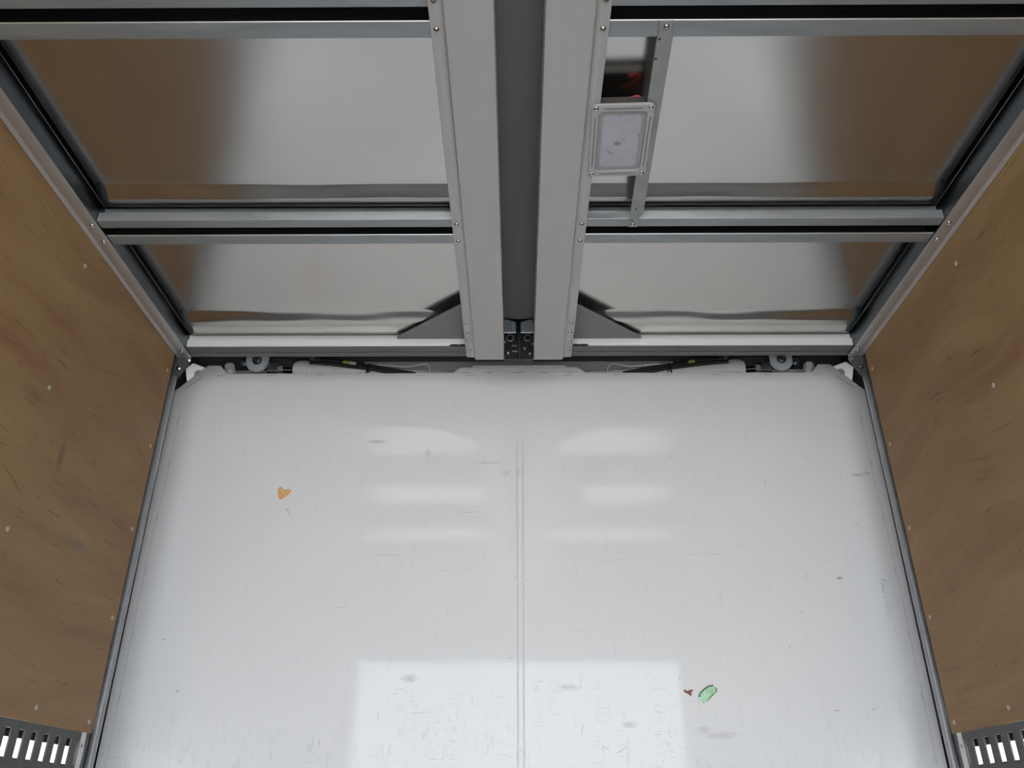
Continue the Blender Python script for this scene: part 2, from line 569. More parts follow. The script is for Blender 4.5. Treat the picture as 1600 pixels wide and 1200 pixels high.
stroke(bm, [(-0.8223, 2.0651), (-0.8105, 2.0556), (-0.8004, 2.0408)], 0.0025)
stroke(bm, [(-0.791, 2.030), (-0.789, 2.028)], 0.003)
prism(bm, [(1.062, 1.817), (1.078, 1.8235), (1.087, 1.817), (1.074, 1.8135)], 'y', D - 0.0006, D + 0.001)
prism(bm, [(0.548, 2.262), (0.556, 2.264), (0.557, 2.261), (0.549, 2.259)], 'y', D - 0.0006, D + 0.001)
for (x, z, dx, dz, w) in [(0.9594, 1.8272, .006, -.004, .003), (0.9245, 1.7039, .007, .004, .002), (-1.166, 1.62, .010, -.002, .002),
                          (-1.09, 1.46, .008, -.004, .004), (1.03, 2.255, .02, .001, .0008), (0.505, 1.497, .004, 0, .003), (0.87, 1.59, .004, .006, .002),
                          (0.98, 1.40, .02, .002, .002), (1.1, 1.405, .01, 0, .0025), (-1.19, 2.10, .004, .002, .004), (1.16, 2.01, .02, -.002, .0012),
                          (-0.40, 1.45, .014, .002, .001), (0.25, 1.30, .02, -.01, .0012),
                          (0.42, 1.40, .03, -.006, .001), (-0.445, 1.40, .001, -.03, .0011), (-0.34, 1.395, .04, -.002, .0009), (0.30, 1.28, .03, .02, .0016), 
                          (-0.30, 1.32, .004, .02, .0016), (-0.62, 1.32, .002, -.02, .0016), (-0.64, 1.32, .001, -.02, .001), (0.19, 1.33, .006, .03, .0014),
                          (-0.02, 1.82, .02, 0, .0012), (0.02, 1.81, .012, 0, .0012), (-0.04, 1.56, .012, -.001, .0016), (0.64, 1.9, .05, .002, .0008),
                          (-0.2, 2.05, .06, .002, .0008), (-0.5, 1.9, .08, -.002, .0008), (-0.62, 1.72, .05, .001, .0007), (0.3, 1.88, .07, .001, .0007)]:
    stroke(bm, [(x, z), (x + dx, z + dz)], w)
for k in range(34):
    x, z = -0.0485 + random.gauss(0, .012), 2.198 + random.gauss(0, .007)
    box(bm, (x - .0011, D - .0005, z - .0009), (x + .0011, D + .001, z + .0009))
obj('scratch_mark', bm, M['scuff'], wall_front, kind='stuff')
# columns of short pale rub marks low on the sheet
bm = NB()
rub = random.Random(3)
for x, z0, z1, n, sp in [(-.375, 1.25, 1.50, 26, .012), (-.335, 1.24, 1.46, 22, .010), (-.265, 1.24, 1.42, 26, .014), (-.205, 1.24, 1.47, 30, .010),
                         (-.12, 1.24, 1.36, 12, .02), (.055, 1.36, 1.50, 18, .012), (.11, 1.38, 1.50, 18, .012), (.245, 1.24, 1.48, 20, .012),
                         (.30, 1.24, 1.40, 16, .03), (.43, 1.24, 1.50, 26, .014), (.46, 1.24, 1.34, 18, .02), (-.04, 1.24, 1.4, 8, .02)]:
    for k in range(n):
        xx, zz, L = x + rub.gauss(0, sp), rub.uniform(z0, z1), abs(rub.gauss(.005, .004)) + .001
        if rub.random() < .35:
            stroke(bm, [(xx, zz), (xx + rub.gauss(0, .0012), zz + L)], .0009)
        else:
            stroke(bm, [(xx - L, zz), (xx + L, zz + rub.gauss(0, .0006))], .0009)
obj('rub_mark', bm, M['rub'], wall_front, kind='stuff')
bm = NB()
wr = [(1.2103, 1.814), (1.231, 1.8104), (1.2113, 1.8014), (1.219, 1.796), (1.2108, 1.7907), (1.2186, 1.7853), (1.2107, 1.7818), (1.216, 1.7764),
      (1.2107, 1.7729), (1.2202, 1.7675)]
stroke(bm, wr, 0.0014)
for a, b in [((1.2123, 1.7552), (1.2175, 1.7555)), ((1.2125, 1.7505), (1.2169, 1.7516)), ((1.2143, 1.7393), (1.2199, 1.7411)), ((1.214, 1.7355), (1.2185, 1.736))]:
    stroke(bm, [a, b], 0.0012)
for k in range(4):
    stroke(bm, [(1.203, 1.722 - k * .008), (1.233 - .003 * k, 1.7215 - k * .008)], 0.0006)
obj('pencil_writing', bm, M['pencil'], wall_front, kind='stuff')

# --- side walls: plywood board screwed to the wing, dark seal gap, side gate below
for s, side in SIDES:
    bm = NB()
    box(bm, (min(s * S, s * (S + .012)), YR, 1.309), (max(s * S, s * (S + .012)), YE, ZT - 0.004))
    wl = obj('wall_' + side, bm, M['ply'], bevel=0.001, kind='structure')
    spots = [(s * S, 2.444, z) for z in (2.443, 2.166, 1.888, 1.619, 1.336)]
    for y in (1.845, 1.245, 0.645, 0.045, -0.555):
        spots += [(s * S, y, z) for z in (2.440, 2.065, 1.695, 1.342)]
    spots.append((s * S, 2.158, 1.342))
    place_screws(wl, screw_proto((-s, 0, 0), 0.0066, 0.0025, 'plyscrew'), spots)
    x0, x1 = sorted((s * 1.20, s * 1.24))
    boxo('side_gate', (x0, YR, 0), (x1, YE, 1.205), M['gate'], wl)
    x0, x1 = sorted((s * 1.30, s * 1.36))
    boxo('outer_skin', (x0, YR, 1.33), (x1, 2.95, 2.9), M['outer'], wl)
    x0, x1 = sorted((s * 1.203, s * 1.36))
    boxo('light_stop', (x0, YR, 1.312), (x1, YE, 1.329), M['outer'], wl)  # unseen strip added to stop daylight leaking up behind the plywood
    # black corner post that closes the gap between wing and front wall
    x0, x1 = sorted((s * 1.312, s * 1.36))
    tr = boxo('trim_1' if s < 0 else 'trim_2', (x0, 2.455, 0), (x1, 2.95, 1.195), M['black'], kind='structure')
    boxo('upper_post', (x0, 2.715, 1.195), (x1, 2.95, 1.33), M['black'], tr)

# --- rear frame (behind the camera): the wide loading opening under a lintel
bm = NB()
box(bm, (-1.36, YR - 0.06, 2.145), (1.36, YR, 2.9))
obj('wall_rear', bm, M['gate'], kind='structure')

# --- ceiling: outer roof skin with the bright inner sheets as its parts
ceiling = boxo('ceiling', (-1.36, YR - 0.06, 2.88), (1.36, 2.95, 2.90), M['outer'], kind='structure')


def roof_sheet(name, x0, x1, y0, y1, z, fold):
    bm = NB()
    nx, ny = 36, 40
    g = []
    for i in range(nx + 1):
        row = []
        for j in range(ny + 1):
            u, v = i / nx, j / ny
            x = x0 + (x1 - x0) * u
            # two thirds of the rows lie in the last stretch, where the sheet is stepped
            y = y0 + (fold[0] - .01 - y0) * v * 3 if v < 1 / 3 else fold[0] - .01 + (y1 - fold[0] + .01) * (v - 1 / 3) * 1.5
            dz = 0.0
            t = min(1.0, max(0.0, (y - fold[0]) / (fold[1] - fold[0])))
            t = 0.75 * t + 0.25 * t * t * (3 - 2 * t)
            dz -= 0.018 * t                              # pressed step down to the front land
            dz += (0.0012 * math.sin(x * 9 + 1) + 0.0008 * math.sin(x * 21)) * t * (1 - t) * 4
            dz -= 0.0010 * math.sin(PI * u) * math.sin(PI * v)
            row.append(bm.verts.new((x, y, z + dz)))
        g.append(row)
    for i in range(nx):
        for j in range(ny):
            bm.faces.new((g[i][j], g[i + 1][j], g[i + 1][j + 1], g[i][j + 1]))
    o = obj(name, bm, M['sheet'], ceiling, smooth=True)
    sm = o.modifiers.new('thickness', 'SOLIDIFY')
    sm.thickness = 0.0012
    sm.offset = 1
    return o


PITCH = 0.690
RY = [1.7605 - PITCH * k for k in range(4)]      # rear edge of each roof bow
for s, side in SIDES:
    x0, x1 = sorted((s * 0.15, s * 1.1275))
    roof_sheet('roof_sheet', x0, x1, RY[0] + 0.108, 2.4275, ZT + 0.068, (2.305, 2.347))
    for k in range(1, 4):
        roof_sheet('roof_sheet', x0, x1, RY[k] + 0.108, RY[k - 1] - 0.004, ZT + 0.068, (RY[k - 1] - .071, RY[k - 1] - .034))
    roof_sheet('roof_sheet', x0, x1, YR, RY[3] - 0.004, ZT + 0.068, (RY[3] - .071, RY[3] - .034))

# --- front header above the front wall: dark recess, folded plate and ledge
hd = boxo('trim_3', (-1.36, 2.92, 0.0), (1.345, 2.95, 2.88), M['header'], kind='structure')
bm = NB()
prism(bm, [(2.90, 2.728), (2.92, 2.728), (2.92, 2.782), (2.90, 2.778)], 'x', -0.62, 0.62)
obj('header_plate', bm, M['header'], hd, bevel=0.002)
bm = NB()
prism(bm, [(2.892, 2.685), (2.92, 2.680), (2.92, 2.727), (2.892, 2.7265)], 'x', -0.62, 0.62)
obj('header_ledge', bm, M['ledge'], hd, bevel=0.002)
proto = screw_proto((0, -1, 0), 0.0045, 0.002, 'black')
place_screws(hd, proto, [(s * (0.25 + 0.072 * k), 2.90, 2.755) for s in (-1, 1) for k in range(5)])
for o in list(hd.children):
    if o.name.startswith('screw'):
        o.name = 'rivet'
bm = NB()
prism(bm, [(2.895, 2.64), (2.92, 2.635), (2.92, 2.678), (2.895, 2.677)], 'x', -0.55, 0.55)
obj('header_sill', bm, M['header'], hd, bevel=0.002)
for s in (-1, 1):   # dark pressed gusset shapes behind the cylinder ends
    bm = NB()
    prism(bm, [(s * 1.08, 2.66), (s * 1.05, 2.745), (s * 0.905, 2.745), (s * 0.865, 2.70), (s * 0.845, 2.66)], 'y', 2.885, 2.92)
    obj('pressed_bracket', bm, M['header'], hd, bevel=0.004)
    x0, x1 = sorted((s * 0.98, s * 1.12))
    boxo('bottom_bar', (x0, 2.85, 2.655), (x1, 2.92, 2.664), M['ledge'], hd, bevel=0.002)

# ================================================================== ROOF FRAME
# --- centre hinge beams
for s, side in SIDES:
    prof = [(.051, -.011), (.1505, -.011), (.1535, -.003), (.158, -.0015), (.163, -.0005), (.166, -.0012), (.171, -.0012), (.174, -.0005),
            (.182, 0.0), (.182, .004), (.150, .004), (.145, .012), (.145, .110), (.051, .110)]
    prof = rounded(prof, [.002, .003, .002, 0, 0, 0, 0, 0, .001, 0, 0, 0, 0, 0], 3)
    bm = NB()
    prism(bm, [(s * x, ZT + z) for x, z in prof], 'y', YR, 2.50)
    b = obj('hinge_beam', bm, M['beam'], smooth=True)
    tag(b, 'wide brushed aluminium roof beam on the %s side of the dark middle channel' % side, 'roof beam')
    spots = [(s * .1695, y, ZT - 0.001) for y in (1.083, 1.150, 1.773, 1.846, 2.277, 2.334, 2.387, 2.447, .393, .460, -.297, -.23)]
    place_screws(b, screw_proto((0, 0, -1), 0.0064, 0.0052), spots)

# dark rubber-like strip closing the channel between the beams
bm = NB()
prism(bm, [(-.0505, .098), (-.03, .094), (0, .092), (.03, .094), (.0505, .098), (.0505, .104), (-.0505, .104)], 'y', YR, 2.40)
for v in bm.verts:
    v.co.x, v.co.z = v.co.x, v.co.z + ZT
ch = obj('channel_cover', bm, M['membrane'], smooth=True)
tag(ch, 'dark grey strip lying deep in the channel between the two roof beams', 'cover strip')

# --- roof side rails
for s, side in SIDES:
    prof = [(1.1895, -.0035), (1.1775, .0), (1.142, .0), (1.142, .066), (1.147, .072), (1.150, .072), (1.1895, .046)]
    prof = rounded(prof, [0, .002, .0015, .0015, 0, 0, 0], 2)
    bm = NB()
    prism(bm, [(s * x, ZT + z) for x, z in prof], 'y', YR, 2.50)
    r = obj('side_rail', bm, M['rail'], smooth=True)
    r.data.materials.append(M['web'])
    for pl in r.data.polygons:                  # upright inner web coloured darker for its shade and dark reflections
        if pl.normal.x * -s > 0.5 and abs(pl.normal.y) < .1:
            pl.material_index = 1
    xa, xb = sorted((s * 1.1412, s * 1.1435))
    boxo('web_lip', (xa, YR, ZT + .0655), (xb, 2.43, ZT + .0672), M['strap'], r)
    tag(r, 'long metal side rail along the top edge of the %s plywood wall' % side, 'rail')
    spots = [(s * 1.1575, y, ZT) for y in (1.085, 1.152, 1.774, 1.846, 2.451, .393, .460, -.297, -.23)]
    place_screws(r, screw_proto((0, 0, -1), 0.0064, 0.0052), spots)

# --- roof bows: hat sections with a dark open groove, two in view on each side
BOW = [(0, .005), (.0325, .005), (.0325, .058), (.095, .058), (.095, .0085), (.0655, .0085), (.0655, .005), (.1065, .005), (.1065, .050), (.102, .064),
       (.0225, .064), (.0225, .036), (.008, .036), (0, .033)]
BR = [.0022, .0015, 0, 0, 0, .0006, .0018, .0022, 0, 0, 0, 0, 0, 0]
TXT = {(0, -1): 'galvanised roof bow between the front and middle metal sheets of the left roof',
       (1, -1): 'galvanised roof bow across the left roof at the top edge of the picture',
       (0, 1): 'galvanised roof bow crossing the right roof below the lamp strap end',
       (1, 1): 'galvanised roof bow across the right roof holding the upper lamp strap end'}
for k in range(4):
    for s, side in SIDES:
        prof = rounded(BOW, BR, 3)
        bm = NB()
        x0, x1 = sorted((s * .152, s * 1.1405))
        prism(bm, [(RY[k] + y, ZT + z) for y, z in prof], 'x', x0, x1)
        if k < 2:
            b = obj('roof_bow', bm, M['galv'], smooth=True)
            b.data.materials.append(M['black'])     # black colour standing for the deep shade inside the open groove
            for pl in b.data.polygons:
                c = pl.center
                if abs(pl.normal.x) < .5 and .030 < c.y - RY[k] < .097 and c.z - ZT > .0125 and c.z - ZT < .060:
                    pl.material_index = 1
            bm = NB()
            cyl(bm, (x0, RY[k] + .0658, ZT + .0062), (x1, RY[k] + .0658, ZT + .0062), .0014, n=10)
            obj('lip_glint', bm, M['zinc'], b, smooth=True)  # bright bead added to draw the glint along the groove lip
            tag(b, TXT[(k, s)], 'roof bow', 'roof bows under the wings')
        else:                                    # out of the frame, seen only as reflections
            obj('roof_bow', bm, M['galv'], ceiling, smooth=True)

# --- front end rails of the two wings with rubber seals
for s, side in SIDES:
    x0, x1 = sorted((s * .152, s * 1.1405))
    bm = NB()
    prism(bm, [(2.439, ZT + .009), (2.473, ZT + .009), (2.473, ZT + .06), (2.449, ZT + .06), (2.449, ZT + .037), (2.439, ZT + .037)], 'x', x0, x1)
    e = obj('end_rail', bm, M['frame_front'], smooth=True)
    tag(e, 'pale metal end rail closing the front edge of the %s roof wing' % side, 'rail')
    boxo('bottom_lip', (x0, 2.4395, ZT + .005), (x1, 2.4725, ZT + .0092), M['lip'], e, .001)
    bm = NB()
    prism(bm, rounded([(2.481, ZT + .004), (2.508, ZT + .006), (2.508, ZT + .06), (2.474, ZT + .06), (2.474, ZT + .014), (2.481, ZT + .014)],
                      [.003, .006, 0, 0, 0, 0], 3), 'x', x0, x1)
    obj('rubber_seal', bm, M['header'], e, smooth=True)
    # sealant smeared along the gusset foot and the torn black foam beside the beam
    bm = NB()
    rnd = random.Random(5 + s)
    xs = [.185, .215, .25, .275, .30, .335, .37, .395, .425, .438]
    lo = [ZT + .0105 + rnd.uniform(-.002, .003) for _ in xs]
    pts = [(s * x, z) for x, z in zip(xs, lo)] + [(s * x, z + rnd.uniform(.004, .010)) for x, z in reversed(list(zip(xs, lo)))]
    prism(bm, pts, 'y', 2.4365, 2.440)
    obj('sealant', bm, M['seam'], e)
    bm = NB()
    pts = [(.184, .006), (.205, .0065), (.225, .006), (.238, .009), (.232, .013), (.215, .014), (.205, .012), (.195, .0145), (.184, .013)]
    prism(bm, [(s * x, ZT + z) for x, z in pts], 'y', 2.4345, 2.440)
    obj('torn_foam', bm, M['black'], e)

# --- gussets in the front inner corners
for s, side in SIDES:
    bm = NB()
    prism(bm, [(s * .178, 2.228), (s * .184, 2.228), (s * .418, 2.432), (s * .418, 2.4385), (s * .178, 2.4385)], 'z', ZT + .0365, ZT + .040)
    g = obj('corner_gusset', bm, M['steel'], bevel=0.001)
    g.data.materials[0] = M['gusset']
    tag(g, 'grey triangular gusset plate bracing the front corner of the %s roof wing' % side, 'gusset plate')
    bm = NB()
    a, b = Vector((s * .184, 2.228)), Vector((s * .418, 2.432))
    n = Vector((b.y - a.y, a.x - b.x)).normalized() * .0016
    prism(bm, [tuple(a - n), tuple(b - n), tuple(b + n), tuple(a + n)], 'z', ZT + .0355, ZT + .043)
    obj('folded_edge', bm, M['galv'], g)

# --- dark end brackets with bolts where the side rails meet the front corner posts
for s, side in SIDES:
    bm = NB()
    prism(bm, [(s * 1.145, ZT + .004), (s * 1.215, ZT + .004), (s * 1.215, ZT - .045), (s * 1.178, ZT - .075), (s * 1.145, ZT - .012)], 'y', 2.503, 2.512)
    b = obj('end_bracket', bm, M['outer'], bevel=0.001)
    tag(b, 'dark bolted bracket in the upper %s front corner under the side rail' % side, 'bracket')
    bm = NB()
    hexhead(bm, (0, 0, 0), (0, -1, 0), .006, .007, .009)
    bo = obj('bolt', bm, M['screw'], b, smooth=True)
    bo.location = (s * 1.180, 2.503, ZT - .040)
    c = bo.copy()
    COL.objects.link(c)
    c.location = (s * 1.152, 2.503, ZT - .008)
    c.parent = b

# ================================================================== LAMP AND STRAP
lamp = bpy.data.objects.new('ceiling_lamp', None)
COL.objects.link(lamp)
lamp.location = (0.2375, 1.4615, ZT - 0.002)
lamp.rotation_euler = (0, 0, -0.03)
tag(lamp, 'rectangular ceiling lamp with frosted lens between the right beam and the strap', 'lamp')


def rrect(hx, hy, r, seg=4):
    return rounded([(-hx, -hy), (hx, -hy), (hx, hy), (-hx, hy)], [r] * 4, seg)


def ring(bm, o, i, z0, z1):
    n = len(o)
    V = [[bm.verts.new((p[0], p[1], z)) for p in L] for L, z in ((o, z0), (i, z0), (i, z1), (o, z1))]
    for a in range(4):
        A, B = V[a], V[(a + 1) % 4]
        for k in range(n):
            bm.faces.new((A[k], A[(k + 1) % n], B[(k + 1) % n], B[k]))


bm = NB()
ring(bm, rrect(.0705, .1155, .012), rrect(.055, .096, .012), -.008, .0)
obj('lamp_frame', bm, M['lamp'], lamp, bevel=.0012)
bm = NB()
ring(bm, rrect(.0545, .0955, .012), rrect(.044, .084, .009), -.0045, -.001)
obj('lens_rim', bm, M['lensrim'], lamp)
bm = NB()
prism(bm, rrect(.046, .086, .01), 'z', -.0035, .001)
obj('lens', bm, M['lens'], lamp)
bm = NB()
for s in (-1, 1):
    box(bm, (s * .0625 - .0011, -.080, -.0085), (s * .0625 + .0011, .080, -.0075))
    box(bm, (-.044, s * .1055 - .0011, -.0085), (.044, s * .1055 + .0011, -.0075))
obj('frame_groove', bm, M['header'], lamp, kind='stuff')
bm = NB()
prism(bm, rrect(.058, .104, .01), 'z', .001, .030)
obj('lamp_housing', bm, M['lampdark'], lamp)
bm = NB()
tube(bm, smooth_path([(.01, -.06, .030), (.03, -.075, .035), (.045, -.09, .033), (.035, -.10, .034), (.02, -.095, .036)]), .0035)
obj('lamp_wire', bm, M['redwire'], lamp, smooth=True)
pr = screw_proto((0, 0, -1), .0058, .003)
place_screws(lamp, pr, [(sx * .0615, sy * .1065, -.008) for sx in (-1, 1) for sy in (-1, 1)])

bm = NB()
strap_pts = [(.283, 1.135), (.311, 1.135), (.311, 1.158), (.3155, 1.168), (.3295, 1.735), (.3205, 1.752), (.3212, 1.790), (.2965, 1.790), (.292, 1.60), (.2835, 1.20)]
prism(bm, strap_pts, 'z', ZT + .0005, ZT + .0045)
st = obj('mounting_strap', bm, M['strap'], bevel=.0008)
tag(st, 'flat zinc strap carrying the ceiling lamp between two right roof bows', 'strap')
pr = screw_proto((0, 0, -1), .006, .0045)
place_screws(st, pr, [(.298, 1.147, ZT + .0005), (.3065, 1.778, ZT + .0005)])
bm = NB()
for x, y in ((.2885, 1.178), (.288, 1.228), (.3085, 1.715), (.303, 1.762)):
    cyl(bm, (x, y, ZT + .0002), (x, y, ZT + .001), .0032, n=10)
obj('strap_hole', bm, M['black'], st, kind='stuff')

# ================================================================== CENTRE LATCH AT THE CHANNEL END
for s, side in SIDES:
    bm = NB()
    dx = -0.002
    prism(bm, [(s * .008 + dx, 2.561), (s * .051 + dx, 2.561), (s * .051 + dx, 2.606), (s * .044 + dx, 2.6165), (s * .008 + dx, 2.603)], 'y', 2.400, 2.404)
    pl = obj('latch_plate', bm, M['steel'], bevel=.0008)
    tag(pl, 'small grey steel plate at the %s of the channel end above the black latch' % side, 'plate')
    bm = NB()
    prism(bm, [(s * .0165 + dx, 2.561), (s * .018 + dx, 2.561), (s * .018 + dx, 2.605), (s * .0165 + dx, 2.6045)], 'y', 2.3985, 2.4005)
    obj('plate_crease', bm, M['zinc'], pl)
    bm = NB()
    torus(bm, (s * .043 + dx, 2.3995, 2.604), (0, 1, 0), .006, .0012)
    obj('plate_hole', bm, M['galv'], pl)

latch = boxo('hinge_latch', (-.0505, 2.475, 2.498), (.0505, 2.488, 2.66), M['black'], bevel=.002)
tag(latch, 'black latch mechanism with bright bolt heads at the front end of the channel', 'latch')
for (x, z, r) in [(-.0483, 2.5665, .0042), (-.0371, 2.5229, .0042), (.0202, 2.5406, .0036), (.0377, 2.5202, .0036), (.0485, 2.561, .0036)]:
    bm = NB()
    hexhead(bm, (x, 2.475, z), (0, -1, 0), r, .008)
    obj('bolt', bm, M['zinc'], latch, smooth=True)
for x, w in ((-.0306, .0022), (.0316, .0016)):
    bm = NB()
    torus(bm, (x, 2.474, 2.585), (0, 1, 0), .0125, w)
    obj('ring', bm, M['galv'], latch, smooth=True)
for x0, x1, z in ((-.024, -.004, 2.528), (-.024, -.006, 2.551)):
    boxo('flat_bar', (x0, 2.469, z), (x1, 2.476, z + .003), M['strap'], latch)
bm = NB()
prism(bm, [(-.003, 2.60), (.004, 2.60), (.006, 2.52), (.003, 2.485), (-.003, 2.50), (-.004, 2.54)], 'y', 2.455, 2.476)
obj('lever', bm, M['rubber'], latch, bevel=.002)
bm = NB()
tube(bm, smooth_path([(.002, 2.45, 2.605), (.0035, 2.45, 2.59), (.006, 2.452, 2.57)]), .0014, 8)
obj('pull_rod', bm, M['chrome'], latch, smooth=True)

# ================================================================== WHITE CORNER BRACKETS, BOLTS
for s, side in SIDES:
    bm = NB()
    o2 = [(s * 1.283, 2.575), (s * 1.292, 2.645), (s * 1.266, 2.669), (s * 1.195, 2.655), (s * 1.19, 2.575)]
    prism(bm, o2, 'y', 2.800, 2.806)
    # the folded plate faces down and inwards, towards the loading door
    for v in bm.verts:
        v.co.y += 0.03 - s * 0.427 * (v.co.x - s * 1.24) - 0.434 * (v.co.z - 2.62)
    cb = obj('corner_bracket', bm, M['bracket'], bevel=.0008)
    tag(cb, 'bright white metal plate behind the cut %s upper corner of the front wall' % side, 'bracket')
    bm = NB()
    hexhead(bm, (s * 1.247, 2.820, 2.632), (s * -.427, -1, -.434), .010, .012, .016)
    obj('bolt', bm, M['galv'], cb, smooth=True)
    bm = NB()
    cyl(bm, (s * 1.118, 2.82, 2.60), (s * 1.126, 2.82, 2.642), .0165, n=8)
    cyl(bm, (s * 1.126, 2.82, 2.6445), (s * 1.131, 2.82, 2.668), .021, n=6)
    cyl(bm, (s * 1.126, 2.82, 2.642), (s * 1.1262, 2.82, 2.6445), .024, n=18)
    cyl(bm, (s * 1.131, 2.82, 2.668), (s * 1.132, 2.82, 2.673), .016, n=16)
    hb = obj('hex_bolt', bm, M['lug'], smooth=True)
    tag(hb, 'large grey hex bolt standing behind the %s end of the front wall edge' % side, 'bolt')
    bm = NB()
    hexhead(bm, (s * 1.093, 2.86, 2.703), (0, -1, -.1), .010, .02, .014)
    cyl(bm, (s * 1.093, 2.86, 2.703), (s * 1.093, 2.92, 2.703), .006)
    fb = obj('fitting_bolt', bm, M['steel'], smooth=True)
    tag(fb, 'small dark bolt in the recess between hex bolt and cylinder lug, %s side' % side, 'bolt')

# ================================================================== HYDRAULIC CYLINDERS AND HOSES
for s, side in SIDES:
    ax = lambda x: (s * x * 1.0089, 2.845, 2.6673 - (0.945 - x) * 0.075)      # slightly sloping axis
    root = bpy.data.objects.new('hydraulic_cylinder', None)
    COL.objects.link(root)
    root.location = (0, 0, 0)
    tag(root, 'pale grey hydraulic cylinder lying behind the front wall edge, %s side' % side, 'cylinder')
    bm = NB()
    cyl(bm, ax(.822), ax(.16), .0345, n=28)
    obj('body', bm, M['cyl'], root, smooth=True)
    bm = NB()
    for a, b, r in ((.872, .862, .034), (.862, .852, .040), (.852, .846, .0425), (.846, .838, .039), (.838, .829, .043), (.829, .818, .041)):
        cyl(bm, ax(a), ax(b), r, n=28)
    obj('end_cap', bm, M['cyl'], root, smooth=True)
    bm = NB()
    cyl(bm, ax(.935), ax(.865), .0105, n=18)
    obj('rod', bm, M['chrome'], root, smooth=True)
    bm = NB()
    cyl(bm, ax(.937), ax(.920), .0165, n=6)
    obj('lock_nut', bm, M['brass'], root, bevel=.001)
    bm = NB()
    x0, x1 = sorted((s * .988, s * .946))
    c = ax(.958)[2]
    prism(bm, rounded([(2.828, c - .021), (2.862, c - .021), (2.862, c + .021), (2.828, c + .021)], [.006] * 4, 3), 'x', x0, x1)
    obj('clevis', bm, M['steel'], root, smooth=True)
    # mounting lug: a plate rounded below with its pin
    bm = NB()
    arc = [(s * (1.018 - .043 * math.cos(PI + PI * k / 12)), 2.676 + .044 * math.sin(PI + PI * k / 12)) for k in range(13)]
    pts = [(s * 1.061, 2.712)] + arc + [(s * .975, 2.712)]
    prism(bm, pts, 'y', 2.795, 2.809)
    lug = obj('mounting_lug', bm, M['lug'], bevel=.0015)
    tag(lug, 'light grey rounded lug plate with a steel pin at the %s cylinder end' % side, 'lug')
    bm = NB()
    cyl(bm, (s * 1.0165, 2.797, 2.677), (s * 1.0165, 2.788, 2.677), .0185, n=22)
    cyl(bm, (s * 1.0165, 2.788, 2.677), (s * 1.0165, 2.784, 2.677), .0105, n=6)
    obj('pin', bm, M['steel'], lug, smooth=True)
    # hoses
    hr = bpy.data.objects.new('hydraulic_hose', None)
    COL.objects.link(hr)
    tag(hr, 'black hydraulic hose with yellow and white tape on the %s cylinder' % side if s < 0 else
        'black hydraulic hose with one yellow tape band on the right cylinder', 'hose')
    yh = 2.798
    P = lambda x, z: (s * x, yh, z)
    upper = smooth_path([P(.805, 2.683), P(.75, 2.680), P(.69, 2.672), P(.62, 2.658), P(.55, 2.646), P(.45, 2.628), P(.40, 2.617)], 14)
    bm = NB()
    tube(bm, upper, .0085, 10, 0.05)
    obj('upper_hose', bm, M['rubber'], hr, smooth=True)
    lower = smooth_path([P(.81, 2.668), P(.74, 2.662), P(.66, 2.651), P(.58, 2.640), P(.50, 2.624), P(.40, 2.610)], 8)
    lower = [p + Vector((0, -.006, 0)) for p in lower]
    bm = NB()
    tube(bm, lower, .0075, 10)
    obj('lower_hose', bm, M['rubber'], hr, smooth=True)
    bm = NB()
    tube(bm, smooth_path([P(.805, 2.684), P(.79, 2.683), P(.775, 2.682), P(.762, 2.681)], 3), .0072, 8)
    obj('hose_fitting', bm, M['chrome'], hr, smooth=True)
    bm = NB()
    cyl(bm, P(.802, 2.676), P(.802, 2.690), .012, n=6)
    cyl(bm, P(.780, 2.676), P(.780, 2.689), .009, n=6)
    obj('banjo_nut', bm, M['galv'], hr)
    bm = NB()
    seg = [p for p in upper if .655 < abs(p.x) < .685]
    tube(bm, seg, .0105, 12)
    obj('yellow_band', bm, M['yellow'], hr, smooth=True)
    if s < 0:
        bm = NB()
        seg = [p for p in upper if .630 < abs(p.x) < .656]
        tube(bm, seg, .0103, 12)
        obj('white_band', bm, M['whitetape'], hr, smooth=True)
    ti = bpy.data.objects.new('cable_tie', None)
    COL.objects.link(ti)
    tag(ti, 'black cable tie looped around the hose on the %s cylinder' % side, 'cable tie')
    bm = NB()
    torus(bm, P(.578, 2.645), (1, 0, -.2), .0165, .0022)
    obj('loop', bm, M['black'], ti, smooth=True)
    bm = NB()
    prism(bm, [(s * .5765, 2.645), (s * .5835, 2.645), (s * .587, 2.595), (s * .581, 2.595)], 'y', 2.772, 2.7745)
    obj('tail', bm, M['black'], ti)
    # thin white cable running out of the hose bundle to a small boot on the panel edge
    bm = NB()
    tube(bm, smooth_path([(s * .545, 2.7818, 2.652), (s * .50, 2.7818, 2.648), (s * .43, 2.7818, 2.641), (s * .385, 2.7818, 2.651), (s * .362, 2.7818, 2.653),
                          (s * .347, 2.7818, 2.646), (s * .342, 2.7818, 2.630), (s * .3405, 2.7818, 2.612)], 6), .0022, 8)
    cb = obj('thin_cable', bm, M['wire'], smooth=True)
    tag(cb, 'thin white cable curving down to the front wall edge, %s of the centre' % side, 'cable')
    bm = NB()
    cyl(bm, (s * .3405, 2.7875, 2.592), (s * .3405, 2.783, 2.622), .008, .003, n=12)
    obj('cable_boot', bm, M['wire'], cb, smooth=True)

